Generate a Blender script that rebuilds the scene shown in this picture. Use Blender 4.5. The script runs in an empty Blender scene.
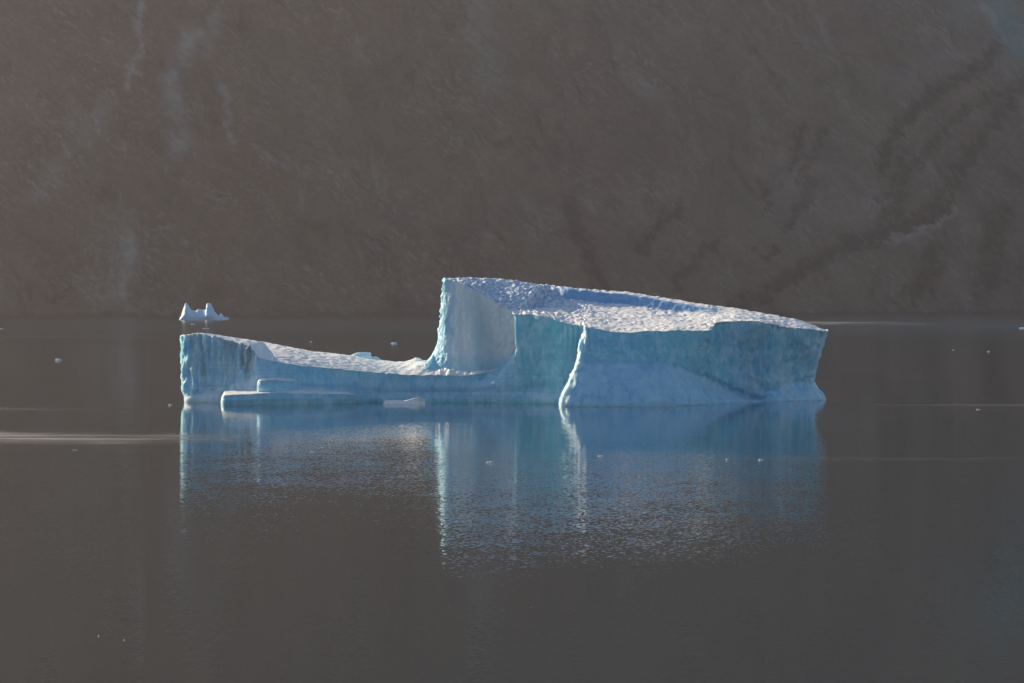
import bpy, math, random
import numpy as np
from mathutils import Vector

random.seed(7)
R = math.radians
S = bpy.context.scene
COL = S.collection

# ------------------------------------------------------------------ camera
F = 4000.0            # focal length in pixels of the 1024 px wide frame
HC = 19.4             # camera height above the water (ship's deck)
PYH = 296.0           # image row of the true horizon
cam_d = bpy.data.cameras.new('camera')
cam = bpy.data.objects.new('camera', cam_d)
COL.objects.link(cam)
cam.location = (0, 0, HC)
cam.rotation_euler = (R(90), 0, 0)
cam_d.sensor_width = 36.0
cam_d.lens = F / 1024 * 36.0
cam_d.shift_y = -(341.5 - PYH) / 1024
cam_d.clip_start = 1.0
cam_d.clip_end = 60000
S.camera = cam

# ------------------------------------------------------------------ light
SUN_EL, SUN_AZ = 22.0, -50.0          # azimuth from straight ahead, minus = left
world = bpy.data.worlds.new('World')
S.world = world
world.use_nodes = True
wn = world.node_tree.nodes
bg = wn['Background']
sky = wn.new('ShaderNodeTexSky')
sky.sky_type = 'NISHITA'
sky.sun_disc = False
sky.dust_density = 0.4
sky.ozone_density = 2.0
sky.sun_elevation = R(SUN_EL)
sky.sun_rotation = R(SUN_AZ)
world.node_tree.links.new(sky.outputs[0], bg.inputs[0])
bg.inputs[1].default_value = 0.092
to_sun = Vector((math.sin(R(SUN_AZ)) * math.cos(R(SUN_EL)), math.cos(R(SUN_AZ)) * math.cos(R(SUN_EL)), math.sin(R(SUN_EL))))
sd = bpy.data.lights.new('sun', 'SUN')
sun = bpy.data.objects.new('sun', sd)
COL.objects.link(sun)
sun.rotation_euler = to_sun.to_track_quat('Z', 'Y').to_euler()
sun.location = to_sun * 3000
sd.energy = 5.0
sd.angle = R(0.5)
sd.color = (1.0, 0.82, 0.58)

S.view_settings.view_transform = 'Standard'
S.view_settings.look = 'None'
S.view_settings.exposure = 0.52
S.view_settings.gamma = 1.0
S.cycles.use_denoising = True
S.cycles.max_bounces = 8
S.cycles.volume_bounces = 1
S.cycles.sample_clamp_indirect = 6.0

# ------------------------------------------------------------------ helpers
def tag(o, label=None, cat=None, group=None, kind=None):
    if label: o['label'] = label
    if cat: o['category'] = cat
    if group: o['group'] = group
    if kind: o['kind'] = kind
    return o

def empty(name, loc):
    o = bpy.data.objects.new(name, None)
    COL.objects.link(o)
    o.location = loc
    return o

def mesh_obj(name, verts, faces, mat, parent=None, smooth=True, attrs=None, loc=None):
    """verts are world coordinates; loc / the parent's location becomes the origin"""
    base = np.array(loc if loc is not None else (parent.location if parent else (0, 0, 0)), float)
    me = bpy.data.meshes.new(name)
    v = np.asarray(verts, float) - base
    me.from_pydata([tuple(p) for p in v], [], [tuple(f) for f in faces])
    me.validate()
    if smooth:
        me.polygons.foreach_set('use_smooth', [True] * len(me.polygons))
    for k, a in (attrs or {}).items():
        at = me.attributes.new(k, 'FLOAT', 'POINT')
        at.data.foreach_set('value', np.asarray(a, np.float32))
    me.materials.append(mat)
    me.update()
    o = bpy.data.objects.new(name, me)
    COL.objects.link(o)
    if parent:
        o.parent = parent
    elif loc is not None:
        o.location = loc
    return o

def pt(px, py, d):
    """a point seen at pixel px, py from the deck when it stands d metres ahead"""
    return np.array(((px - 512) * d / F, d, HC - (py - PYH) * d / F))

def dwl(py):                       # distance of a waterline seen at row py
    return HC * F / (py - PYH)

def pchip(x, y, xi):
    x = np.asarray(x, float); y = np.asarray(y, float)
    h = np.diff(x); dl = np.diff(y, axis=0) / h[:, None]
    m = np.zeros_like(y)
    for k in range(1, len(x) - 1):
        a, b = dl[k - 1], dl[k]
        w1, w2 = 2 * h[k] + h[k - 1], h[k] + 2 * h[k - 1]
        ok = a * b > 0
        with np.errstate(divide='ignore', invalid='ignore'):
            m[k] = np.where(ok, (w1 + w2) / (w1 / np.where(ok, a, 1) + w2 / np.where(ok, b, 1)), 0)
    m[0], m[-1] = dl[0], dl[-1]
    i = np.clip(np.searchsorted(x, xi) - 1, 0, len(x) - 2)
    t = ((xi - x[i]) / h[i])[:, None]; hh = h[i][:, None]
    return ((1 + 2 * t) * (1 - t) ** 2 * y[i] + t * (1 - t) ** 2 * hh * m[i]
            + t * t * (3 - 2 * t) * y[i + 1] + t * t * (t - 1) * hh * m[i + 1])

def _hash(ix, iy, iz, seed):
    n = (ix * 374761393 + iy * 668265263 + iz * 2147483647 + seed * 144665) & 0xffffffff
    n = ((n ^ (n >> 13)) * 1274126177) & 0xffffffff
    n = ((n ^ (n >> 16)) * 2246822519) & 0xffffffff
    return (n ^ (n >> 15)) & 0xffffffff

def perlin(p, seed=0):
    p = np.asarray(p, float)
    i = np.floor(p).astype(np.int64); f = p - i
    u = f * f * f * (f * (f * 6 - 15) + 10)
    out = 0
    for dx in (0, 1):
        for dy in (0, 1):
            for dz in (0, 1):
                h = _hash(i[:, 0] + dx, i[:, 1] + dy, i[:, 2] + dz, seed)
                gx = (h & 1023) / 511.5 - 1; gy = ((h >> 10) & 1023) / 511.5 - 1; gz = ((h >> 20) & 1023) / 511.5 - 1
                w = (u[:, 0] if dx else 1 - u[:, 0]) * (u[:, 1] if dy else 1 - u[:, 1]) * (u[:, 2] if dz else 1 - u[:, 2])
                out = out + w * (gx * (f[:, 0] - dx) + gy * (f[:, 1] - dy) + gz * (f[:, 2] - dz))
    return out

def fbm(p, octs=4, seed=0, gain=0.5, ridged=False):
    p = np.asarray(p, float); o = 0; a = 1.0; s = 0
    for k in range(octs):
        n = perlin(p * 2 ** k + 17.3 * k, seed + k * 13)
        if ridged: n = 0.5 - np.abs(n) * 1.6
        o = o + a * n; s += a; a *= gain
    return o / s

def smooth01(x, a, b):
    t = np.clip((x - a) / (b - a), 0, 1)
    return t * t * (3 - 2 * t)

def grid_faces(nu, nv, mask=None):
    f = []
    for i in range(nu - 1):
        for j in range(nv - 1):
            if mask is None or mask[i, j]:
                f.append((i * nv + j, (i + 1) * nv + j, (i + 1) * nv + j + 1, i * nv + j + 1))
    return f

def grid_normals(P):
    du = np.gradient(P, axis=0); dv = np.gradient(P, axis=1)
    n = np.cross(du, dv)
    return n / (np.linalg.norm(n, axis=2, keepdims=True) + 1e-9)

def compact(P, mask, attrs):
    """the cells of a grid under mask as their own vertices and faces"""
    nu, nv = P.shape[:2]
    f = np.array(grid_faces(nu, nv, mask))
    used, inv = np.unique(f, return_inverse=True)
    return P.reshape(-1, 3)[used], inv.reshape(f.shape).tolist(), {k: a.reshape(-1)[used] for k, a in attrs.items()}

# ------------------------------------------------------------------ materials
class NT:
    def __init__(self, name):
        self.m = bpy.data.materials.new(name); self.m.use_nodes = True
        self.t = self.m.node_tree; self.b = self.t.nodes['Principled BSDF']; self.out = self.t.nodes['Material Output']
    def n(self, typ, **kw):
        o = self.t.nodes.new(typ)
        for k, v in kw.items(): setattr(o, k, v)
        return o
    def l(self, a, b): self.t.links.new(a, b)
    def put(self, sock, v):
        if hasattr(v, 'is_output'): self.l(v, sock)
        elif v is not None: sock.default_value = v
    def math(self, op, a, b=None, c=None, clamp=False):
        o = self.n('ShaderNodeMath', operation=op, use_clamp=clamp)
        for s, v in zip(o.inputs, (a, b, c)): self.put(s, v)
        return o.outputs[0]
    def vmath(self, op, a, b=None):
        o = self.n('ShaderNodeVectorMath', operation=op)
        self.put(o.inputs[0], a); self.put(o.inputs[1], b)
        return o.outputs[0]
    def noise(self, vec, scale, detail=4, rough=0.5, out=0, dist=0.0):
        o = self.n('ShaderNodeTexNoise'); self.put(o.inputs['Vector'], vec)
        o.inputs['Scale'].default_value = scale; o.inputs['Detail'].default_value = detail
        o.inputs['Roughness'].default_value = rough; o.inputs['Distortion'].default_value = dist
        return o.outputs[out]
    def ramp(self, v, stops):
        o = self.n('ShaderNodeValToRGB'); self.put(o.inputs[0], v)
        e = o.color_ramp.elements
        while len(e) < len(stops): e.new(0.5)
        for q, (p, c) in zip(e, stops):
            q.position = p; q.color = c if hasattr(c, '__len__') else (c, c, c, 1)
        return o.outputs[0]
    def mix(self, f, a, b, typ='MIX'):
        o = self.n('ShaderNodeMix', data_type='RGBA', blend_type=typ)
        self.put(o.inputs[0], f); self.put(o.inputs[6], a); self.put(o.inputs[7], b)
        return o.outputs[2]
    def mapr(self, v, a, b, c, d):
        o = self.n('ShaderNodeMapRange'); self.put(o.inputs[0], v)
        for k, q in enumerate((a, b, c, d)): o.inputs[k + 1].default_value = q
        return o.outputs[0]
    def pos(self): return self.n('ShaderNodeNewGeometry').outputs['Position']
    def attr(self, name): return self.n('ShaderNodeAttribute', attribute_name=name).outputs['Fac']
    def bump(self, h, strength, dist, normal=None):
        o = self.n('ShaderNodeBump'); o.inputs['Strength'].default_value = strength
        o.inputs['Distance'].default_value = dist; self.put(o.inputs['Height'], h)
        if normal: self.l(normal, o.inputs['Normal'])
        return o.outputs[0]

def c4(r, g, b): return (r, g, b, 1)

def snow_material():
    t = NT('wind packed snow'); p = t.pos()
    n1 = t.noise(p, 0.35, 5, 0.6); n2 = t.noise(p, 1.6, 4, 0.6)
    base = t.mix(t.mapr(n1, 0.35, 0.7, 0, 1), c4(0.82, 0.84, 0.85), c4(0.90, 0.885, 0.86))
    base = t.mix(t.mapr(n2, 0.62, 0.75, 0, 0.35), base, c4(0.60, 0.72, 0.82))
    base = t.mix(t.math('MULTIPLY', t.attr('shaded'), t.math('MAXIMUM', t.mapr(t.noise(t.vmath('MULTIPLY', p, (1.0, 0.5, 1.0)), 1.5, 4, 0.6), 0.46, 0.58, 1.0, 0.0), t.mapr(t.attr('shaded'), 0.72, 0.95, 0.0, 0.9))), base, c4(0.17, 0.38, 0.66))  # blue shade of hollow and sun cups painted into the snow colour
    t.put(t.b.inputs['Base Color'], base)
    t.b.inputs['Roughness'].default_value = 0.6
    t.b.inputs['Specular IOR Level'].default_value = 0.3
    b = t.bump(t.noise(p, 1.1, 5, 0.65), 0.6, 0.3)
    t.put(t.b.inputs['Normal'], b)
    return t.m

def ice_material():
    """attributes: teal = dense bubble-free ice, pale = frosted white ice and sunlit edges painted white, dirt = silt in the ice"""
    t = NT('glacier ice'); p = t.pos()
    st = t.vmath('MULTIPLY', p, (1.0, 1.0, 0.22))          # streaks run down the face
    n1 = t.noise(st, 0.55, 6, 0.62, dist=0.4); n2 = t.noise(p, 0.16, 4, 0.6); n3 = t.noise(st, 2.2, 4, 0.6)
    base = t.mix(t.mapr(n2, 0.35, 0.65, 0, 1), c4(0.30, 0.61, 0.84), c4(0.42, 0.70, 0.88))
    tf = t.math('MULTIPLY', t.attr('teal'), t.mapr(n1, 0.3, 0.62, 1.0, 0.55))
    base = t.mix(tf, base, c4(0.15, 0.60, 0.67))
    base = t.mix(t.mapr(n3, 0.48, 0.70, 0, 0.5), base, c4(0.50, 0.70, 0.84))
    n5 = t.noise(t.vmath('MULTIPLY', p, (0.5, 0.5, 0.35)), 1.0, 6, 0.68, dist=0.7)
    base = t.mix(t.mapr(n5, 0.49, 0.60, 0, 0.60), base, c4(0.56, 0.78, 0.90))
    base = t.mix(t.mapr(n5, 0.30, 0.46, 0.45, 0), base, c4(0.14, 0.36, 0.58))
    lay = t.noise(t.vmath('MULTIPLY', p, (0.03, 0.03, 1.1)), 1.0, 4, 0.6, dist=0.25)
    base = t.mix(t.mapr(lay, 0.50, 0.66, 0, 0.30), base, c4(0.20, 0.42, 0.66))
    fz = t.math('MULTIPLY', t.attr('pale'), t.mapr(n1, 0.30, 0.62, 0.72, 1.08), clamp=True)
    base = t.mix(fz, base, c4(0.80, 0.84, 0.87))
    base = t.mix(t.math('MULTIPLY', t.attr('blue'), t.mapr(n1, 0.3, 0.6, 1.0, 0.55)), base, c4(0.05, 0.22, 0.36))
    df = t.math('MULTIPLY', t.attr('dirt'), t.mapr(n1, 0.42, 0.6, 0, 1))
    base = t.mix(df, base, c4(0.20, 0.24, 0.26))
    t.put(t.b.inputs['Base Color'], base)
    t.b.inputs['Roughness'].default_value = 0.42
    t.b.inputs['Subsurface Weight'].default_value = 0.5
    t.b.inputs['Subsurface Radius'].default_value = (0.5, 1.0, 1.4)
    t.b.inputs['Subsurface Scale'].default_value = 1.0
    t.b.inputs['IOR'].default_value = 1.31
    t.b.inputs['Specular IOR Level'].default_value = 0.35
    b = t.bump(t.noise(st, 0.9, 6, 0.68, dist=0.3), 0.75, 0.6)
    t.put(t.b.inputs['Normal'], b)
    return t.m

def brash_material():
    t = NT('floating ice'); p = t.pos()
    n = t.noise(p, 1.5, 4, 0.6)
    t.put(t.b.inputs['Base Color'], t.mix(t.mapr(n, 0.35, 0.65, 0, 1), c4(0.74, 0.82, 0.88), c4(0.90, 0.92, 0.93)))
    t.b.inputs['Roughness'].default_value = 0.4
    t.put(t.b.inputs['Normal'], t.bump(n, 0.6, 0.3))
    tr = t.n('ShaderNodeBsdfTranslucent'); tr.inputs[0].default_value = c4(0.62, 0.85, 1.0)
    mx = t.n('ShaderNodeMixShader'); mx.inputs[0].default_value = 0.4
    t.l(t.b.outputs[0], mx.inputs[1]); t.l(tr.outputs[0], mx.inputs[2]); t.l(mx.outputs[0], t.out.inputs['Surface'])
    return t.m

def rock_material():
    t = NT('scree and barren rock'); p = t.pos()
    q = t.vmath('MULTIPLY', p, (1.0, 0.45, 0.35))
    # dark runs of rock and pale debris that follow the slope down to the left
    mp = t.n('ShaderNodeMapping'); t.l(p, mp.inputs['Vector'])
    mp.inputs['Rotation'].default_value = (0, R(-38), 0); mp.inputs['Scale'].default_value = (1.0, 0.5, 0.42)
    run = t.noise(mp.outputs[0], 0.022, 8, 0.70, dist=1.0); deb = t.noise(mp.outputs[0], 0.014, 8, 0.70, dist=0.8)
    n1 = t.noise(p, 0.004, 5, 0.6); n2 = t.noise(q, 0.022, 7, 0.65, dist=0.6); n3 = t.noise(p, 0.09, 5, 0.65)
    base = t.mix(t.mapr(n1, 0.35, 0.65, 0, 1), c4(0.190, 0.124, 0.100), c4(0.20, 0.150, 0.110))
    base = t.mix(t.mapr(n2, 0.40, 0.68, 0, 0.8), base, c4(0.120, 0.088, 0.078))
    base = t.mix(t.math('MULTIPLY', t.mapr(n3, 0.50, 0.70, 0, 0.6), t.mapr(t.noise(p, 0.009, 4, 0.6), 0.42, 0.62, 0.1, 1.0)), base, c4(0.36, 0.31, 0.265))
    base = t.mix(t.math('MULTIPLY', t.mapr(run, 0.50, 0.66, 0, 0.9), t.mapr(t.noise(p, 0.0075, 3, 0.5), 0.42, 0.58, 0.15, 1.0)), base, c4(0.075, 0.056, 0.050))
    base = t.mix(t.mapr(deb, 0.55, 0.75, 0, 0.5), base, c4(0.40, 0.34, 0.29))
    n4 = t.noise(p, 0.20, 5, 0.7)
    base = t.mix(t.math('MULTIPLY', t.mapr(n4, 0.38, 0.60, 0.6, 0), t.mapr(t.noise(p, 0.012, 4, 0.6), 0.40, 0.60, 0.15, 1.0)), base, c4(0.090, 0.070, 0.062))
    base = t.mix(t.attr('gully'), base, c4(0.030, 0.026, 0.027))
    base = t.mix(t.attr('scree'), base, c4(0.62, 0.58, 0.54))
    base = t.mix(t.attr('lichen'), base, c4(0.14, 0.27, 0.25))
    t.put(t.b.inputs['Base Color'], base)
    t.b.inputs['Roughness'].default_value = 0.95
    t.b.inputs['Specular IOR Level'].default_value = 0.1
    t.put(t.b.inputs['Normal'], t.bump(t.noise(q, 0.06, 6, 0.7), 0.8, 6.0))
    return t.m

def water_material():
    t = NT('fjord water'); p = t.pos()
    sep = t.n('ShaderNodeSeparateXYZ'); t.l(p, sep.inputs[0])
    X, Y = sep.outputs[0], sep.outputs[1]
    # ripples as small tilts of the surface, in metres on the water
    a = t.noise(t.vmath('MULTIPLY', p, (3.2, 1.5, 1.0)), 1.0, 3, 0.55, out=1)
    b = t.noise(t.vmath('MULTIPLY', p, (0.16, 0.08, 1.0)), 1.0, 2, 0.5, out=1)
    patch = t.mapr(t.noise(t.vmath('MULTIPLY', p, (0.011, 0.008, 1.0)), 1.0, 3, 0.5), 0.38, 0.62, 0.55, 1.25)
    near = t.math('ADD', t.mapr(Y, 900.0, 1800.0, 0.0, 0.3), t.mapr(Y, 430.0, 580.0, 1.0, 0.30))   # calm lee water beside the iceberg
    # wind-ruffled streaks lying on the water: distance, half width, left x, right x, strength
    streak = None
    wob = t.noise(t.vmath('MULTIPLY', p, (0.02, 0.004, 1.0)), 1.0, 3, 0.6)
    fine = t.noise(t.vmath('MULTIPLY', p, (0.014, 0.30, 1.0)), 1.0, 3, 0.6)
    for y0, hw, xl, xr, k in STREAKS:
        dy = t.math('ABSOLUTE', t.math('SUBTRACT', t.math('ADD', Y, t.math('MULTIPLY_ADD', wob, 3.6 * hw, -1.8 * hw)), y0))
        band = t.mapr(dy, hw * 0.15, hw, k, 0.0)
        ramp_w = abs(xr - xl) * 0.85
        band = t.math('MULTIPLY', band, t.mapr(X, xr - ramp_w, xr, 1.0, 0.0))
        band = t.math('MULTIPLY', band, t.mapr(X, xl, xl + min(ramp_w, 15), 0.0, 1.0))
        band = t.math('MULTIPLY', band, t.mapr(fine, 0.40, 0.58, 0.0, 1.0))
        streak = band if streak is None else t.math('MAXIMUM', streak, band)
    amp = t.math('MULTIPLY', t.math('MULTIPLY', patch, near), RIPPLE)
    amp = t.math('MULTIPLY', amp, t.mapr(Y, 180.0, 420.0, 0.25, 1.0))
    amp = t.math('ADD', amp, t.math('MULTIPLY', streak, 0.5))
    av = t.vmath('SUBTRACT', a, (0.5, 0.5, 0.5)); bv = t.vmath('SUBTRACT', b, (0.5, 0.5, 0.5))
    av = t.vmath('ADD', av, t.vmath('MULTIPLY', bv, (0.16, 0.16, 0.16)))
    sc = t.n('ShaderNodeVectorMath', operation='SCALE'); t.l(av, sc.inputs[0]); t.l(amp, sc.inputs['Scale'])
    v = t.vmath('MULTIPLY', sc.outputs[0], (0.5, 1.0, 0.0))
    v = t.vmath('ADD', v, (0.0, 0.0, 1.0))
    t.l(t.vmath('NORMALIZE', v), t.b.inputs['Normal'])
    # pale glints of the ruffled streaks painted into the water colour
    t.put(t.b.inputs['Base Color'], t.mix(streak, c4(0.006, 0.018, 0.023), c4(0.72, 0.62, 0.50)))
    t.put(t.b.inputs['Roughness'], t.math('ADD', t.math('MULTIPLY_ADD', streak, 0.6, 0.03), t.mapr(Y, 1100.0, 2600.0, 0.0, 0.12)))
    t.put(t.b.inputs['Specular IOR Level'], t.math('MULTIPLY_ADD', streak, -0.4, 0.5))
    t.b.inputs['IOR'].default_value = 1.333
    return t.m

RIPPLE = 0.15
STREAKS = [(552.0, 34.0, -125.0, -25.0, 1.15), (536.0, 14.0, -120.0, -35.0, 0.35), (688.0, 12.0, -140.0, -55.0, 0.5), (1900.0, 90.0, -420.0, -120.0, 0.3),
           (2880.0, 170.0, 200.0, 300.0, 0.65), (714.0, 10.0, 52.0, 190.0, 0.26), (690.0, 8.0, 60.0, 190.0, 0.16), (476.0, 8.0, 5.0, 120.0, 0.12)]
M_SNOW, M_ICE, M_BRASH, M_ROCK, M_WATER = snow_material(), ice_material(), brash_material(), rock_material(), water_material()

# ------------------------------------------------------------------ water
wv = [(-9000, -2500, 0), (9000, -2500, 0), (9000, 11000, 0), (-9000, 11000, 0)]
tag(mesh_obj('fjord_water', wv, [(0, 1, 2, 3)], M_WATER, smooth=False),
    'calm dark fjord water mirroring the mountainside and the iceberg', 'water', kind='structure')

# ------------------------------------------------------------------ mountainside
def shore(x):
    m = 4250 + 1.17 * x
    xl, xr = -560.0, 720.0
    return np.where(x < xl, 4250 + 1.17 * xl + 0.12 * (x - xl), np.where(x > xr, 4250 + 1.17 * xr + 0.2 * (x - xr), m))

def seg_dist(px, py, pts):
    best = np.full(px.shape, 1e9)
    for (x0, y0), (x1, y1) in zip(pts[:-1], pts[1:]):
        vx, vy = x1 - x0, y1 - y0
        tt = np.clip(((px - x0) * vx + (py - y0) * vy) / (vx * vx + vy * vy + 1e-9), 0, 1)
        best = np.minimum(best, np.hypot(px - x0 - tt * vx, py - y0 - tt * vy))
    return best

# runnels down the slope: points, width, darkness
GULLY = [([(1008, 30), (985, 62), (950, 84), (925, 100), (898, 126), (885, 150), (880, 170)], 4.5, .9),
         ([(1000, 90), (965, 112), (935, 140), (905, 172), (880, 200)], 3.5, .6),
         ([(1024, 80), (1000, 115), (970, 150), (950, 185), (925, 210)], 6, .6),
         ([(950, 205), (925, 220), (880, 234), (845, 245), (805, 268), (770, 290), (738, 306)], 5, .85),
         ([(905, 150), (900, 180), (898, 205), (890, 225)], 8, .45),
         ([(825, 130), (815, 150), (806, 165), (800, 180)], 3.5, .7),
         ([(802, 128), (795, 150), (788, 168)], 3, .7),
         ([(812, 178), (803, 200), (796, 214), (790, 226)], 3.5, .8),
         ([(758, 180), (762, 200), (768, 210)], 2.5, .5),
         ([(758, 246), (768, 256), (776, 248)], 2.5, .7),
         ([(570, 206), (576, 235), (590, 256), (600, 275), (602, 290)], 5, .75),
         ([(678, 208), (662, 222), (650, 236), (640, 250)], 4.5, .6),
         ([(716, 244), (704, 252), (692, 268), (676, 285)], 4, .6),
         ([(935, 248), (930, 270), (922, 285), (905, 300)], 8, .6),
         ([(1000, 215), (990, 240), (995, 262), (985, 285)], 9, .65),
         ([(1024, 265), (1000, 285), (975, 300)], 5, .4),
         ([(600, 20), (590, 45), (580, 70)], 4, .3),
         ([(440, 230), (455, 240)], 9, .25), ([(552, 140), (556, 165)], 4, .35),
         ([(380, 70), (400, 100), (420, 130)], 6, .25), ([(300, 255), (340, 230), (370, 215)], 5, .2),
         ([(70, 290), (50, 300)], 2, .35), ([(210, 95), (228, 130)], 5, .22)]
SCREE = [([(138, 0), (139, 40), (134, 70), (128, 85)], 2, .5), ([(195, 35), (180, 60), (170, 80), (178, 120), (182, 150)], 6, .45),
         ([(225, 80), (228, 120), (232, 140)], 2, .35), ([(135, 235), (128, 270), (122, 295)], 3, .3),
         ([(110, 100), (70, 150), (30, 200)], 6, .2), ([(215, 20), (205, 50)], 5, .25), ([(480, 0), (485, 50), (495, 80)], 8, .2),
         ([(260, 150), (285, 165)], 3, .3), ([(800, 190), (840, 200)], 22, .12), ([(955, 212), (920, 232), (890, 240)], 1.8, .4),
         ([(940, 60), (905, 85)], 10, .15), ([(360, 40), (358, 60)], 4, .25), ([(980, 5), (1000, 25), (1006, 40)], 2.5, .5)]
LICHEN = [([(1000, 5), (1012, 25), (1024, 45)], 12, .7), ([(985, 5), (960, 15)], 10, .25)]

def marks(px, py, lst, jit):
    o = np.zeros(px.shape)
    for pts, w, k in lst:
        d = seg_dist(px + jit[0], py + jit[1], pts)
        o = np.maximum(o, k * np.exp(-(d / (1.7 * w)) ** 2))
    return o

def mountains():
    xs = np.concatenate([np.linspace(-8500, -800, 70)[:-1], np.linspace(-800, 1000, 721), np.linspace(1000, 8500, 70)[1:]])
    ts = np.concatenate([[-60, -20, -6], np.linspace(0, 620, 260), np.linspace(620, 1500, 120)[1:], np.linspace(1500, 3500, 30)[1:]])
    X, T = np.meshgrid(xs, ts, indexing='ij')
    Y = shore(X) + T
    prof = np.interp(T, [-60, -20, 0, 30, 620, 1250, 1700, 3500], [-18, -6, -0.4, 14, 400, 790, 900, 760])
    P = np.stack([X.ravel(), Y.ravel(), np.zeros(X.size)], 1)
    up = smooth01(T, 0, 120).ravel()
    big = fbm(P / 900.0, 4, 3) * 260 * smooth01(T, 20, 900).ravel()
    # runnels: noise stretched down the fall line
    fall = np.stack([(P[:, 0] * 0.75 + T.ravel() * -0.35) / 75.0, T.ravel() / 420.0, np.zeros(X.size)], 1)
    rib = fbm(fall, 5, 21, 0.55, ridged=True) * 22 * up
    med = fbm(P / 140.0, 5, 8, 0.55) * 26 * up
    edge = fbm(P / 60.0, 4, 31) * 6 * smooth01(T, -8, 4).ravel()
    Z = prof.ravel() + big + rib + med + edge
    Yf = P[:, 1]
    px = 512 + F * P[:, 0] / Yf; py = PYH + F * (HC - Z) / Yf
    q = np.stack([P[:, 0] / 30, Yf / 30, Z / 30], 1)
    q2 = q * 3.2
    jit = (fbm(q, 3, 5) * 18 + fbm(q2, 3, 15) * 8, fbm(q, 3, 6) * 18 + fbm(q2, 3, 16) * 7)
    brk = 0.55 + 0.9 * np.clip(fbm(q * 1.6, 5, 9, 0.65) * 2.6 + 0.35, -0.5, 0.6)
    inf = (px > -60) & (px < 1090) & (py > -40)
    g = marks(px, py, GULLY, jit) * brk * inf * 1.3
    g = np.clip(0.45 * g + 0.5 * smooth01(g, 0.22, 0.55) * (0.6 + fbm(q * 4.0, 3, 19)), 0, 1)
    s = marks(px, py, SCREE, jit) * brk * inf * 0.65
    li = marks(px, py, LICHEN, jit) * inf
    Z = Z - 2.0 * g
    # wet dark band and pale tide line where the slope meets the water
    wet = np.clip(1 - np.abs(Z - 1.0) / 4.0, 0, 1) * np.clip(0.3 + fbm(P / 25.0, 3, 51), 0.1, 0.75)
    g = np.maximum(g, wet)
    V = np.stack([P[:, 0], Yf, Z], 1)
    return mesh_obj('mountainside', V, grid_faces(len(xs), len(ts)), M_ROCK, attrs={'gully': g, 'scree': s, 'lichen': li})
tag(mountains(), 'barren brown mountainside with dark runnels across the fjord', 'mountain', kind='structure')

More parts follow.
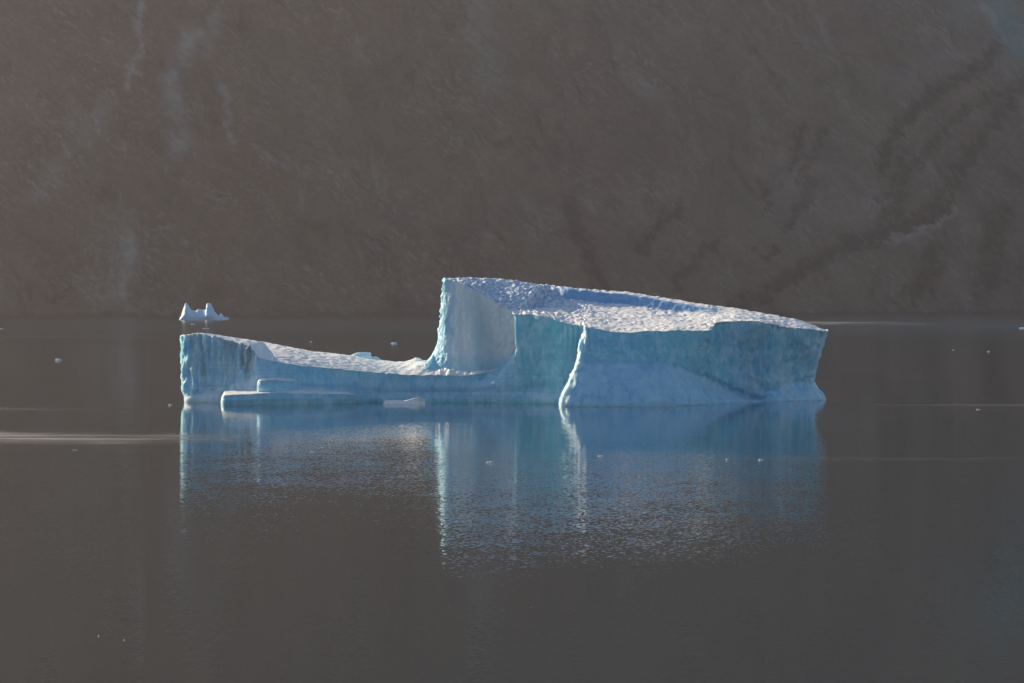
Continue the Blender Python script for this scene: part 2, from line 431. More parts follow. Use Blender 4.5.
# ------------------------------------------------------------------ the iceberg
# one column = control points from the waterline up the front, over the top and down to the rear ridge:
# waterline (px, py) | foot crease | front top edge | inner top or wall base | mid top or wall top | hollow foot | hollow brow | ridge
COLS = [
 [(184.5,401.939,732.5), (184.2,393,733.2), (183.2,335.6,733.7), (183.2,335.6,737.046), (183.2,335.7,741.126), (183.4,335.8,745.537), (183.6,336,750.179), (183.8,336.2,755)],
 [(186.2,402.156,731), (186.2,391,731.7), (186.2,335.8,732.2), (186.7,335.4,736.253), (187.2,335.4,741.195), (187.7,335.6,746.538), (188.2,335.8,752.161), (188.2,336,758)],
 [(198,402.374,729.5), (198,391,730.2), (198,334,730.7), (199,333.3,734.832), (200,333.5,739.869), (201,333.8,745.316), (201,334,751.047), (201,334.4,757)],
 [(207,402.549,728.3), (208,389,729), (207,335.2,729.5), (208,334,733.506), (208,333.8,738.39), (208,334,743.671), (208,334.4,749.228), (208,335,755)],
 [(228,402.887,726), (228,385,726.7), (228,340.5,727.2), (228,338.7,730.939), (228,337.6,735.497), (228,336.9,740.427), (228,336.6,745.613), (228,337.2,751)],
 [(247,403.242,723.6), (248,379,724.3), (249,347,724.8), (249,344,728.759), (249,342,733.586), (249,340.5,738.805), (249,339.6,744.296), (249,340.2,750)],
 [(257,403.479,722), (257.5,375.5,722.7), (257,355.5,723.2), (257,350,727.41), (257,346,732.543), (257,342.6,738.094), (257,340.9,743.934), (257,341.8,750)],
 [(263,403.39,722.6), (263,376.5,722.95), (263,358.8,723.5), (263,352.5,731), (263,347.5,739.5), (263,344,747), (263,341.8,753), (263,342.8,758)],
 [(290,403.256,723.5), (290,380,723.85), (290,364,724.4), (290,358,729.951), (290,352.5,736.298), (290,349,742.986), (290,347,749.904), (290,348,757)],
 [(315,402.961,725.5), (315,383,725.85), (315,366.8,726.4), (315,361,731.536), (315,356.5,737.408), (315,353.4,743.596), (315,351.5,749.997), (315,352.5,756.561)],
 [(347,402.52,728.5), (347,386,728.85), (347,370,729.4), (347,364.5,733.929), (347,359.6,739.108), (347,356.6,744.565), (347,355,750.21), (347,356,756)],
 [(382,402.156,731), (382,388,731.35), (382,373,731.9), (382,368.5,735.833), (382,364.6,740.331), (382,362,745.07), (382,360.7,749.972), (382,361.5,755)],
 [(400,402.04,731.8), (400,390,732.15), (400,374.4,732.7), (400,370,735.986), (400,365.8,739.744), (400,363,743.703), (400,361.4,747.799), (400,362.2,752)],
 [(425,402.086,731.481), (425,390,731.831), (425,375.3,732.381), (425,370.4,734.7), (425,364.3,737.352), (425,362.2,740.145), (425,361,743.036), (426,361.8,746)],
 [(434,402.103,731.366), (434,390,731.716), (436,375.6,732.266), (436.5,370,736.398), (435.5,351,738.9), (435.8,348,741.34), (436,346.5,743.292), (437,348,745)],
 [(441,402.116,731.277), (441,390,731.627), (443,375.8,732.177), (442.5,369.4,735.707), (441.2,323.5,738.188), (441.5,323,741.579), (442,323.5,744.293), (443,325,746.667)],
 [(447,402.098,731.4), (447,390,731.7), (450,375.8,732.1), (449.5,369.8,734.903), (445,279.2,737.712), (445.3,278.6,741.961), (446,278.2,745.36), (450,278.4,748.333)],
 [(457,402.159,730.979), (457,390,731.279), (464,375.5,731.471), (463.5,371.8,733.293), (455,281.2,736.462), (457,279.8,741.877), (460,277.9,746.21), (464,277.6,750)],
 [(466,402.214,730.6), (466,389.5,730.9), (477,374.2,730.906), (476.5,371.4,731.806), (467,286,734.962), (471,281.8,742.311), (476,278.4,748.19), (480,278.2,753.333)],
 [(474,402.338,729.75), (474,389,730.05), (488,372.2,732.2), (487,370,734), (476.5,290.8,734.6), (484,284.5,742.932), (491,279.4,750.257), (496,279.1,756.667)],
 [(482,402.462,728.9), (483,388,729.2), (498,369,731), (496.8,368.2,732.8), (484.5,296.2,733.4), (494,287.6,743.665), (503,280.5,752.377), (508,280.3,760)],
 [(490,402.593,728), (491,387,728.3), (508.5,360.5,729.3), (507.3,360.6,730.2), (491.5,301,731.9), (504,289.4,743.7), (513,281.5,753.14), (518,281.3,761.4)],
 [(497,402.712,727.192), (499,386.5,727.492), (514,352,728.3), (513,352,729.2), (497.5,304,731.15), (512,290.4,743.81), (521,282.5,753.938), (526,282.2,762.8)],
 [(504,402.83,726.385), (506,386,726.685), (518,341.5,727.5), (517,341.3,728.4), (502.5,306.5,730.525), (519,291.2,743.995), (528,283.6,754.771), (532,283.2,764.2)],
 [(510,402.932,725.692), (512,385.8,725.992), (518.2,328,727), (517.2,328,727.9), (506.8,309,729.987), (525,292,744.232), (534,284.6,755.629), (538,283.9,765.6)],
 [(516,403.034,725), (518,385.4,725.3), (514,314.2,726.4), (513.4,313.2,727.3), (511.5,311,729.4), (531,293,744.44), (540,285.4,756.472), (544,284.6,767)],
 [(526,403.182,724), (530,385,724.3), (529,314.4,724.9), (530,312,730), (532,308,740), (541,296.5,756.5), (547,286.6,763), (550,285.2,767)],
 [(543,403.554,721.5), (547,384.5,721.8), (547,317.4,722.4), (548,314.3,728), (549,308.4,740), (553,298.6,757), (557,287.8,762), (559,286,766)],
 [(551,403.688,720.6), (560,383.5,720.9), (564.5,323,721.5), (565.5,318.5,726.5), (567,311,740), (569,300,757), (571,289.4,759.6), (573,287.7,766)],
 [(558.6,403.83,719.65), (576.2,364,719.95), (583,325.4,720.55), (581,320.6,725), (582,312.5,740), (583,301.3,757), (584,290.6,759.6), (585,288.9,765.5)],
 [(560.2,406.3,703.8), (578,361,708.6), (584.5,326.4,712.6), (585.5,321.8,723), (586,313,739.5), (587,301.7,757), (587,291,759.6), (588,289.2,765.4)],
 [(578,406.5,702.5), (590,360.4,708), (593,328.2,712), (593,323.6,722), (593,313.8,739), (593,302.5,757), (593,291.5,759.6), (593,289.6,765.2)],
 [(620,406.5,702.5), (620,360.6,708.4), (620,332.4,712), (620,327,722), (620,316.6,739), (620,305.3,757), (620,293.6,759.6), (620,291.1,765)],
 [(650,406.1,704.5), (650,362,710.6), (650,331.2,713.4), (650,327.5,722), (650,318.6,738), (650,308.6,754.5), (650,298,757.1), (650,295.3,762.5)],
 [(680,405.3,709), (680,367.8,714), (680,330.6,715.8), (680,327,722.5), (680,320,737), (680,312,751.5), (680,303.2,754.1), (680,300.3,760.5)],
 [(706,404.3,715), (708,377.5,721.5), (711.5,330.4,719.2), (711.5,326.6,724), (711.5,320,735.5), (711.5,312.9,748.5), (711.5,308.6,751.5), (711.5,305.2,758)],
 [(717,403.8,718.5), (717,381.8,731), (715,322.9,729.5), (716,320.5,733.5), (716,317,740), (716,313.4,748), (716,310,751.5), (716,306,758)],
 [(735,402.9,725.5), (735,389.5,734), (735,321.2,731), (735,319,734.5), (735,316.2,740), (735,313.6,747.5), (735,311.6,751), (735,308.8,758)],
 [(752,402,732), (752,395.5,737), (752,321.3,732), (752,319.5,736), (752,317.4,741), (752,315.4,747), (752,313.8,751), (752,311.5,757.5)],
 [(768,401.6,735), (768,391,737.5), (768,323.5,733.5), (768,321.9,737), (768,319.6,742), (768,317.8,747.5), (768,316.2,751.5), (768,314,757)],
 [(788,401,739), (788,384.4,742.2), (788,327,737.6), (788,325.4,740.5), (788,323.2,744), (788,321.4,748.5), (788,319.8,752), (788,317.3,757)],
 [(808,400.5,742.5), (803,382.6,745), (808,328.9,741), (808,327.8,743), (808,326.4,746), (808,325.4,749), (808,324.4,752), (808,323,756)],
 [(820,400.1,745.5), (810.3,382.6,747), (823,330.6,743.5), (823,330.2,745.2), (823,329.8,747.4), (823,329.4,749.6), (823,329,751.8), (823,328.7,755)],
 [(825.6,399.9,748), (813.2,381.5,749.5), (827.6,330.8,745.5), (827.7,330.6,747), (827.7,330.5,748.6), (827.7,330.4,750.2), (827.7,330.3,752), (827.5,330.4,755)],
]
def berg_net():
    ctl = []
    for c in COLS:
        rows = [pt(*q) for q in c]
        d0 = c[0][2]
        w0 = np.array(((c[0][0] - 512) * d0 / F, d0, 0.0))
        back = pt(*c[7]); bw = back.copy(); bw[1] += 3.0; bw[2] = 0
        bw[0] += (w0[0] - rows[2][0])
        mid = back.copy(); mid[1] += 2.0; mid[2] = back[2] * 0.3; mid[0] += rows[1][0] - rows[2][0]
        bot = bw.copy(); bot[2] = -4
        fr = w0.copy(); fr[2] = -4
        ctl.append([fr, w0, rows[1], rows[2], rows[3], rows[4], rows[5], rows[6], rows[7], mid, bw, bot])
    # closed ends: the last column folds back on itself
    for end, sgn in ((0, 1), (-1, -1)):
        src = ctl[end]
        e = [p.copy() for p in src]
        for k in range(12):
            m = {0: 11, 1: 10, 2: 9, 3: 8, 4: 8, 5: 8, 6: 8, 7: 8, 8: 8, 9: 9, 10: 10, 11: 11}[k]
            tgt = src[m].copy()
            e[k] = tgt + np.array((0.3 * sgn, 0.3, 0))
        if end == 0: ctl.insert(0, e)
        else: ctl.append(e)
    return np.array(ctl)                       # columns x 12 rows x 3

def resample(ctl):
    nc = len(ctl)
    step = np.linalg.norm(np.diff(ctl[:, 1:6], axis=0), axis=2).max(axis=1)
    u = np.concatenate([[0], np.cumsum(np.maximum(step, 0.25))])
    ui = [u[0]]; cell = []
    for k in range(nc - 1):
        n = int(np.clip(math.ceil(step[k] / 0.22), 4, 70))
        s = np.linspace(u[k], u[k + 1], n + 1)[1:]
        ui.extend(s); cell.extend([k] * n)
    ui = np.array(ui)
    A = pchip(u, ctl.reshape(nc, -1), ui).reshape(len(ui), ctl.shape[1], 3)
    nseg = [4, 42, 52, 26, 66, 66, 18, 10, 10, 6, 3]
    runs = [(0, 3), (3, 4), (4, 5), (5, 8), (8, 11)]
    out = []; rid = []
    for a, b in runs:
        for k in range(a, b):
            s = np.linspace(k, k + 1, nseg[k] + 1)
            s = s if (k == a and a == 0) else s[1:]
            B = pchip(np.arange(a, b + 1), A[:, a:b + 1].transpose(1, 0, 2).reshape(b - a + 1, -1), s)
            out.append(B.reshape(len(s), len(ui), 3)); rid.extend([k] * nseg[k])
    P = np.concatenate(out, 0).transpose(1, 0, 2)
    return P, np.array(cell), np.array(rid)

berg = empty('iceberg', (5, 735, 0))
tag(berg, 'large blue and white iceberg with a high sloping plateau and a long low snowy ramp', 'iceberg')

P, cell, rid = resample(berg_net())
nu, nv = P.shape[:2]
N = grid_normals(P)
flat = P.reshape(-1, 3)
rowv = np.concatenate([[0], rid]); rowv = np.broadcast_to(rowv, (nu, nv)).ravel()
colv = np.concatenate([[0], cell]); colv = np.broadcast_to(colv[:, None], (nu, nv)).ravel() - 1   # -1: end cap
px = 512 + F * flat[:, 0] / flat[:, 1]; py = PYH + F * (HC - flat[:, 2]) / flat[:, 1]
front = (rowv <= 2); wallv = (rowv == 4) & (colv >= 13) & (colv < 25)
snowv = ~front & ~wallv & (rowv < 8)
q = flat
disp = fbm(q / 3.2, 4, 2) * 0.75
vert = np.stack([q[:, 0] / 1.7, q[:, 1] / 1.7, q[:, 2] / 9.0], 1)
frac = fbm(vert, 4, 40, ridged=True)
# blocky fracture facets on the two end cliffs, smooth melt-worn ice between
rough_l = 1 - smooth01(px, 248, 262)
crx = np.interp(py, [326, 346, 353, 362, 370, 384, 397, 406], [584, 581.7, 578, 578.5, 574, 569, 564.5, 559.5])
calm_foot = 1 - 0.92 * smooth01(py, 388, 398) * ((px < 262) | ((px > 500) & (px < 557)))
rough_c = np.exp(-((px - crx) / 5.0) ** 2)
rough_r = smooth01(px, 690, 730) * smooth01(py, 398, 384)
bay = smooth01(px, 258, 270) * (1 - smooth01(px, 556, 562))
disp_front = (0.5 - 0.35 * bay - 0.05 * rough_l) * disp + (frac - 0.2) * (1.9 * rough_l + 0.8 * rough_r + 0.12)
disp_front = disp_front * calm_foot
disp_front += rough_c * fbm(q / 1.9, 4, 58) * 0.9
blk = np.floor(fbm(np.stack([q[:, 0] / 5.0, q[:, 1] / 5.0, q[:, 2] / 7.0], 1), 2, 55) * 7) / 7
disp_front += blk * 1.6 * rough_r
# flutes under the lip by the crest
flute = smooth01(px, 560, 568) * (1 - smooth01(px, 588, 600)) * (1 - smooth01(py, 345, 360))
disp_front += flute * 0.25 * np.sin(px * 1.15 + 0.6 * np.sin(py * 0.2))
for x0, y0, y1, w, k in ((206, 333, 356, 0.8, 0.5), (249.5, 346, 358, 0.7, 0.6), (256, 354, 373, 0.7, 0.5)):
    disp_front += k * np.exp(-((px - x0 + 0.1 * (py - y0)) / w) ** 2) * smooth01(py, y0 - 2, y0 + 3) * (1 - smooth01(py, y1 - 8, y1))
cups = fbm(np.stack([q[:, 0] / 0.8, q[:, 1] / 1.7, q[:, 2] / 0.95], 1), 3, 77)
flecks = 1 - smooth01(px + 0.9 * (py - 285), 560, 640)      # deep sun cups on the high left part of the plateau
disp_snow = fbm(np.stack([q[:, 0] / 7.0, q[:, 1] / 11.0, q[:, 2] / 7.0], 1), 4, 12) * 0.8 + cups * (0.08 + 0.38 * np.clip(fbm(q / 5.0, 2, 99) * 2 + 0.4, 0, 1) + 0.95 * flecks * (px > 440))
band = (rowv == 6) & (px > 555)
disp_snow = np.where(band, disp_snow * 0.3, disp_snow)
disp_snow = np.where(px < 436, disp_snow * 0.4, disp_snow)
disp_wall = disp * 0.2 + (fbm(np.stack([q[:, 0] / 2.2, q[:, 1] / 2.2, q[:, 2] / 12.0], 1), 3, 90)) * 0.38
d = np.where(front, disp_front, np.where(wallv, disp_wall, np.where(snowv, disp_snow, disp * 0.6)))
# crossing an edge the two amounts blend so that no rim tears or spikes
d = d.reshape(nu, nv)
for _ in range(2):
    d[:, 1:-1] = (d[:, :-2] + 2 * d[:, 1:-1] + d[:, 2:]) / 4
out = -N                                                     # du x dv points inwards on the front
jag = np.stack([fbm(q / 1.3, 3, s) for s in (101, 102, 103)], 1).reshape(nu, nv, 3) * np.array((0.55, 0.3, 0.35))
sgn = 1.0 if (out[nu // 2, 30, 1] < 0) else -1.0
jag *= ((1 - 0.25 * bay * front) * np.where(front, calm_foot, 1)).reshape(nu, nv)[..., None]
P2 = P + out * sgn * d[..., None] + jag
P2[:, :5] = P[:, :5] + (P2[:, :5] - P[:, :5]) * 0.3
fl2 = P2.reshape(-1, 3)
px = 512 + F * fl2[:, 0] / fl2[:, 1]; py = PYH + F * (HC - fl2[:, 2]) / fl2[:, 1]

# kinds of ice, with sunlit edges and shaded hollows painted in
up_band = smooth01(px, 505, 515) * np.clip(1 - smooth01(py - np.interp(px, [510, 575, 585, 650, 680, 708, 730, 752, 790, 830], [392, 392, 362, 362, 368, 378, 390, 398, 386, 384]), -6, 4), 0, 1)
teal = 0.85 * up_band * (1 - 0.55 * smooth01(px, 715, 735))
teal = np.maximum(teal, 0.5 * smooth01(px, 260, 300) * (1 - smooth01(px, 500, 512)) * (1 - smooth01(py, 372, 386)))
teal = np.maximum(teal, 0.9 * smooth01(py, 396, 401) * (px < 560))
teal = np.maximum(teal, 0.75 * (1 - smooth01(px, 182, 190)))
pale = np.where(wallv, 0.92 * smooth01(px, 440, 462) * (1 - 0.7 * smooth01(py, 350, 372)) , 0.0)
pale = np.maximum(pale, 0.35 * smooth01(px, 708, 720) * np.clip(fbm(np.stack([q[:, 0] / 3.5, q[:, 1] / 3.5, q[:, 2] / 6], 1), 4, 61) * 5 + 0.2, 0, 1) * front)
pale = np.maximum(pale, 0.45 * (1 - smooth01(px, 250, 262)) * smooth01(py - np.interp(px, [183, 220, 245, 257], [396, 387, 380, 374]), 0, 3) * front)
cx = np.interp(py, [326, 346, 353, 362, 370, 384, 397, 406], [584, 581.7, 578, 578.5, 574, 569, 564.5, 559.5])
crest_glint = np.exp(-((px - cx - 1) / 3.0) ** 2) * front * np.clip(0.75 + fbm(q / 0.9, 2, 64) * 1.5, 0.2, 1)  # sunlit white of the crest painted into the ice colour
pale = np.maximum(pale, crest_glint * 0.85)
for x0, y0, y1 in ((206, 333, 357), (249.5, 346, 358), (256.5, 353, 374)):
    pale = np.maximum(pale, front * 0.9 * np.exp(-((px - x0 + 0.1 * (py - y0)) / 1.1) ** 2) * smooth01(py, y0 - 2, y0 + 2) * (1 - smooth01(py, y1 - 6, y1)))  # sunlit flecks on the ribs painted pale
pale = np.maximum(pale, front * 0.8 * np.exp(-((px - np.interp(py, [331, 349, 365, 381, 390, 400], [826.5, 821, 816.5, 812.5, 815, 824])) / 1.6) ** 2) * (px > 800))  # bright light along the right rim painted in as pale colour
teal = teal * (1 - 0.8 * crest_glint)
dirt = np.where(front, (1 - smooth01(px, 255, 258)) * (0.45 * smooth01(px, 186, 200) + 0.45 * smooth01(px, 222, 248)) * (1 - smooth01(py, 370, 388)), 0)
shaded = np.where((rowv == 6) & (px > 440), 1.0 * smooth01(px, 520, 570) * (1 - smooth01(px, 690, 730)), 0)  # blue shade in the hollow, painted like exposed ice
shaded = np.maximum(shaded, (px > 440) * (rowv >= 5) * (rowv < 8) * 0.7 * flecks)  # shaded slopes of the sun cups painted blue too
shaded = shaded.reshape(nu, nv)
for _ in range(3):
    shaded[:, 1:-1] = (shaded[:, :-2] + 2 * shaded[:, 1:-1] + shaded[:, 2:]) / 4
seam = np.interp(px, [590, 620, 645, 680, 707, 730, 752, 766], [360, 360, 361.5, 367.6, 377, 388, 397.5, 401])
blue = 0.9 * np.exp(-((py - seam + 1.5) / np.interp(px, [600, 680, 735, 760], [1.5, 2.0, 4.5, 4.0])) ** 2) * smooth01(px, 640, 745) * (1 - smooth01(px, 762, 776)) * front  # dark blue ice seam with the recess shade painted in
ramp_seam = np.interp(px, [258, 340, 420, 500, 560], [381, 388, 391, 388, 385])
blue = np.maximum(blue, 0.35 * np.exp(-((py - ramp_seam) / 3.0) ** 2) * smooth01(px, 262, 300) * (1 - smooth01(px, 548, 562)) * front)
at = {'blue': blue.reshape(nu, nv), 'shaded': shaded, 'teal': teal.reshape(nu, nv), 'pale': pale.reshape(nu, nv), 'dirt': dirt.reshape(nu, nv)}

CI, RJ = np.meshgrid(cell - 1, rid, indexing='ij')           # control column / row of every cell
is_front = RJ <= 2
is_back = RJ >= 8
is_wall = ((RJ == 4) & (CI >= 13) & (CI < 25)) | ((RJ >= 5) & (RJ < 8) & (CI >= 13) & (CI < 16))
is_ramp = ~is_front & ~is_back & ~is_wall & ((CI < 13) | ((RJ == 3) & (CI < 25)))
edge_strip = (RJ == 3) & (CI >= 20) & (CI < 25)
is_ramp &= ~edge_strip; is_front |= edge_strip
is_plat = ~is_front & ~is_back & ~is_wall & ~is_ramp
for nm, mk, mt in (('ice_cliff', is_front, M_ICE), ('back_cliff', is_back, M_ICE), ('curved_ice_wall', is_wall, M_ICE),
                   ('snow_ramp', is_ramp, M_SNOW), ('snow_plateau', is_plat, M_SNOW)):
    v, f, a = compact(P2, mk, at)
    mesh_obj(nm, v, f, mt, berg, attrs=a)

def loft(name, cols, mat, parent=None, amp=0.2, scale=1.5, seed=5, nseg=8, step=0.25, loc=None, attrs_fn=None, cuts=None):
    """cols: control polylines of equal length; lofted, roughened and capped by pinched end columns"""
    ctl = np.array(cols, float); nc, nr = ctl.shape[:2]
    st = np.linalg.norm(np.diff(ctl, axis=0), axis=2).max(axis=1)
    u = np.concatenate([[0], np.cumsum(np.maximum(st, 0.1))])
    ui = np.concatenate([[0]] + [np.linspace(u[k], u[k + 1], max(2, int(st[k] / step)) + 1)[1:] for k in range(nc - 1)])
    A = pchip(u, ctl.reshape(nc, -1), ui).reshape(len(ui), nr, 3)
    s = np.linspace(0, nr - 1, (nr - 1) * nseg + 1)
    B = np.stack([np.stack([np.interp(s, np.arange(nr), A[i, :, k]) for k in range(3)], 1) for i in range(len(ui))])
    n = grid_normals(B); fl = B.reshape(-1, 3)
    j = np.stack([fbm(fl / scale, 4, seed + k) for k in range(3)], 1).reshape(B.shape) * amp
    B = B + j + n * fbm(fl / scale / 2, 3, seed + 9).reshape(B.shape[:2])[..., None] * amp
    at = {k: np.full(B.shape[0] * B.shape[1], v) for k, v in (attrs_fn or {}).items()}
    return mesh_obj(name, B.reshape(-1, 3), grid_faces(*B.shape[:2]), mat, parent, attrs=at, loc=loc)

# two shelves of ice along the foot of the ramp
def shelf(cols):
    """(px, bottom py, top-front py, top-back py, depth front, depth back): ice front and its snow top"""
    fr, tp = [], []
    for x, yb, yt, yk, d0, d1 in cols:
        a = pt(x, yb, d0); b = pt(x, yt + 1.2, d0 + 0.3); c = pt(x, yk - 1.2, d1)
        fr.append([a + (0, 0.2, -0.6), a, (a + b) / 2 - (0, 0.25, 0), b]); tp.append([b, (b + c) / 2 + (0, 0, 0.05), c, c + (0, 2.5, -0.4)])
    o = loft('ice_shelf', fr, M_ICE, berg, 0.22, 1.4, 15, attrs_fn={'teal': 0.45, 'pale': 0.0, 'dirt': 0.0})
    loft('snow_top', tp, M_SNOW, o, 0.22, 1.4, 15)
    o2 = o.children[0]; o2.location = (0, 0, 0)
    m = o2.data
    m.transform(__import__('mathutils').Matrix.Translation(-Vector(berg.location)))
    return o
shelf([(220.6,404.4,403.6,403.2,721,722), (222,404.6,398,397.5,717.5,720), (224.5,404.7,394.4,392.8,716.2,723), (233,404.7,393.6,391.8,716,725),
       (250,404.6,393,390.2,716,726), (275,404.5,391.8,388.8,716.3,726), (300,404.3,392.2,389.2,717.2,727), (325,404,392.6,390.6,719,729), (345,403.4,393.2,392,723,731), (358,402.6,394,393.5,729,733)])
shelf([(257,392,388,387,721,723), (258.4,391,381,379.5,718.8,723), (261,390,379.6,377.4,718.4,725), (272,390,379.2,377,718.6,726), (285,391,379.6,377.8,720,727),
       (298,391.5,380.2,379,723.5,728), (310,392,381.5,381,727.5,730)])

# wave-shaped fin and snow rubble behind the ramp's rear edge
def slab_cols(spec, d, th, base):
    cols = []
    for x, y in spec:
        top = pt(x, y, d); b = pt(x, base(x), d)
        cols.append([b + (0, -th, 0), (b * 0.4 + top * 0.6) + (0, -th * 0.8, 0), top + (0, -th * 0.25, 0), top + (0, th * 0.25, 0), b + (0, th, 0)])
    return cols
loft('ice_fin', slab_cols([(347, 356.8), (352, 354.6), (356, 353.2), (361, 352.2), (367, 352), (371, 352.1), (370.6, 354.4), (371.6, 356.4), (376, 357), (380, 358.8), (384, 361)],
     759, 1.6, lambda x: 357.5 + (x - 347) * 0.13), M_ICE, berg, 0.28, 1.6, 23, attrs_fn={'teal': 0.1, 'pale': 0.5, 'dirt': 0.0})
loft('snow_rubble', slab_cols([(400, 363), (406, 361.4), (411, 359.8), (415, 358.2), (419, 358.9), (423, 360.6), (428, 360.4), (433, 362.4), (440, 364.4), (447, 366.4)],
     758, 2.6, lambda x: 364 + (x - 400) * 0.07), M_SNOW, berg, 0.55, 1.3, 29)

# ------------------------------------------------------------------ the small far iceberg
far = empty('small_iceberg', ((203 - 512) * 3230 / F, 3235, 0))
tag(far, 'small distant iceberg with two pointed peaks near the far shore', 'iceberg')
FS = [(179.2,319.8), (181,316), (183,309.5), (184.6,304.6), (186,302.6), (187.4,303.4), (189.5,307), (192,310.4), (195,310.8), (198.5,309.2), (202,309.8), (205.6,309),
      (206.8,304.2), (208,303.2), (210.6,303.6), (212.4,307.5), (215,311.5), (217,314.6), (219,315.8), (220.6,313.6), (222.4,314.6), (224,316.8), (227.6,317.2), (228.5,319.6)]
cols = []
for x, y in FS:
    top = pt(x, y, 3240); b = pt(x, 320, 3233); b[2] = 0; h = top[2]
    cols.append([b * (1, 1, 0) + (0, -2, -1), b + (0, -1 - 0.12 * h, h * 0.30), (b * (0.45, 0.45, 0) + top * (0.55, 0.55, 0)) + (0, -1, 0.72 * h), top, top + (0, 2.5, -0.2 * h), top * (1, 1, 0) + (0, 8, -1)])
loft('ice_body', cols, M_ICE, far, 1.1, 5.0, 44, nseg=8, step=0.6, attrs_fn={'teal': 0.0, 'pale': 0.2, 'dirt': 0.0})

# ------------------------------------------------------------------ drifting bits of ice
def chunk(pxc, pyc, wpx, hpx, label, seed, group='small pieces of drift ice on the water'):
    d0 = dwl(pyc + hpx * 0.5); rr = random.Random(seed)
    w = wpx * 0.9 * d0 / F; h = max(hpx * d0 / F * 0.42, 0.08)
    n, m = 26, 12
    c = np.array(((pxc - 512) * d0 / F, d0, 0))
    V = [];
    for i in range(m + 1):
        th = i / m * math.pi * 0.62
        for k in range(n):
            ph = 2 * math.pi * k / n
            V.append((math.sin(th) * math.cos(ph) * w * 0.5, math.sin(th) * math.sin(ph) * w * 0.38, math.cos(th) * h))
    V = np.array(V)
    s = max(w, 0.6)
    rg = 1.5 * fbm(V * (3.0 / s) * np.array((1, 1, 1.4)) + seed * 7.7, 4, seed)
    rg2 = fbm(V * (1.1 / s) + seed * 3.1, 2, seed + 3)
    V[:, :2] *= (1 + 0.9 * rg + 0.5 * rg2)[:, None]; V[:, 2] *= 1 + 1.6 * rg + 1.4 * rg2
    V[:, 2] = np.where(V[:, 2] > 0, V[:, 2], V[:, 2] * 1.0)
    F_ = []
    for i in range(m):
        for k in range(n):
            F_.append((i * n + k, i * n + (k + 1) % n, (i + 1) * n + (k + 1) % n, (i + 1) * n + k))
    return tag(mesh_obj('ice_chunk', V + c, F_, M_BRASH, smooth=False, loc=tuple(c)), label, 'ice chunk', group)
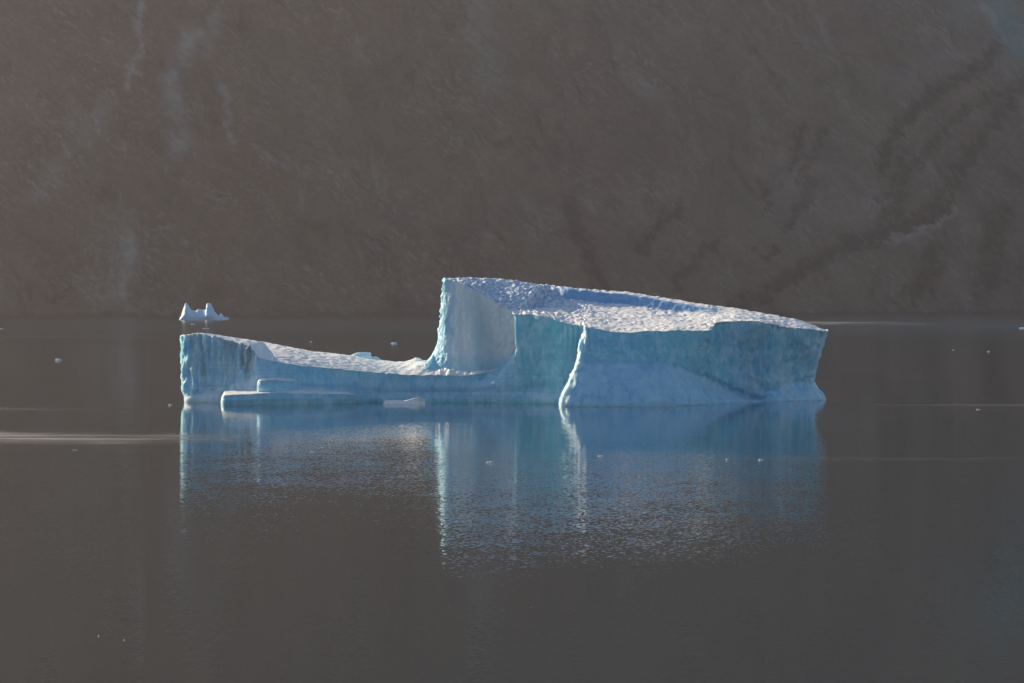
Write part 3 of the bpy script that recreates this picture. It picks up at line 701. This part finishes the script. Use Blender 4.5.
BITS = [
 (59, 358.8, 7, 3, 'bright ice chunk alone on open water at far left, left of the ice cliff'),
 (394, 342.3, 8, 3, 'white ice chunk behind the low ramp, left of the high curved ice wall'),
 (311, 341, 3, 2, 'tiny ice speck behind the ramp, midway from small iceberg to curved wall'),
 (193, 323.6, 6, 2, 'bright flat ice chunk just in front of the small distant iceberg'),
 (205, 328.2, 8, 1.2, 'thin dull ice piece between the small distant iceberg and the ramp end'),
 (490, 461.5, 9, 2.4, 'cream ice chunk floating on the reflection of the curved ice wall'),
 (601, 455.2, 6, 2, 'small ice chunk on the blue reflection right of the bright crest streaks'),
 (761, 459.2, 6, 2.2, 'small ice chunk on the blue reflection of the right-hand cliff'),
 (727, 459, 3.5, 1.4, 'faint ice speck on the blue reflection, left of the chunk below the right cliff'),
 (312, 451.3, 5, 1.8, 'small ice chunk on the dark reflection below the snowy ramp'),
 (322, 447, 4, 1.2, 'tiny ice speck up and right of the chunk below the ramp'),
 (978, 408.6, 4.5, 2, 'small ice chunk on dark water right of the iceberg, level with its waterline'),
 (953, 349.4, 3, 1.4, 'faint ice speck on far dark water right of the iceberg, the left of two'),
 (988, 351, 3.5, 1.5, 'faint ice speck on far dark water right of the iceberg, the right of two'),
 (1022.5, 327.4, 6, 3.2, 'white ice chunk at the extreme right edge near the far shore'),
 (170, 404.2, 4, 2, 'tiny ice speck at the foot of the left ice cliff'),
 (75, 449.5, 5, 1.2, 'dull flat ice speck below the pale water streak on the left'),
 (1, 328, 5, 2, 'ice speck at the extreme left edge near the far shore'),
 (124, 640, 2.2, 0.9, 'lone ice crumb low on the dark water at the bottom left'),
 (98.5, 636, 1.8, 0.8, 'fainter ice crumb left of the lone crumb at the bottom left'),
]
for k, b in enumerate(BITS):
    chunk(b[0], b[1], b[2], b[3], b[4], 100 + k)

# low floe with a hollow hump in front of the bay
flo = [(383.6,402.9), (385,400.4), (391,400.1), (398,400.3), (405,400.6), (408,400), (412,398.8), (416,397.9), (420,398), (423,399), (424.6,400.6), (425.2,402.9)]
cols = []
for x, y in flo:
    d0 = dwl(403.9); top = pt(x, y, d0 + 0.6); b = pt(x, 403.9, d0)
    hollow = 0.9 * math.exp(-((x - 420) / 3.2) ** 2)
    cols.append([b + (0, -0.3, -0.4), b + (0, hollow * 0.6, 0.0), (b + top) / 2 + (0, hollow, 0.02), top + (0, -0.1, 0), top + (0, 1.2, -0.02), b + (0, 3, -0.4)])
tag(loft('ice_floe', cols, M_SNOW, None, 0.10, 0.7, 71, nseg=5, step=0.15, loc=((404 - 512) * 722 / F, 723, 0)),
    'low white ice floe with a hollow hump beside the foot of the ramp', 'ice floe')

# ------------------------------------------------------------------ haze
def haze():
    m = bpy.data.materials.new('fjord haze'); m.use_nodes = True
    t = m.node_tree; t.nodes.remove(t.nodes['Principled BSDF'])
    v = t.nodes.new('ShaderNodeVolumePrincipled')
    v.inputs['Color'].default_value = (1.0, 0.885, 0.82, 1)
    v.inputs['Density'].default_value = 3.7e-5
    v.inputs['Anisotropy'].default_value = 0.80
    t.links.new(v.outputs[0], t.nodes['Material Output'].inputs['Volume'])
    x, y0, y1, z0, z1 = 9500, -3000, 11500, -80, 1250
    vs = [(a, b, c) for c in (z0, z1) for b in (y0, y1) for a in (-x, x)]
    fs = [(0, 2, 3, 1), (4, 5, 7, 6), (0, 1, 5, 4), (2, 6, 7, 3), (0, 4, 6, 2), (1, 3, 7, 5)]
    return tag(mesh_obj('haze', vs, fs, m, smooth=False), 'thin pale haze hanging over the fjord', 'haze', kind='stuff')
haze()
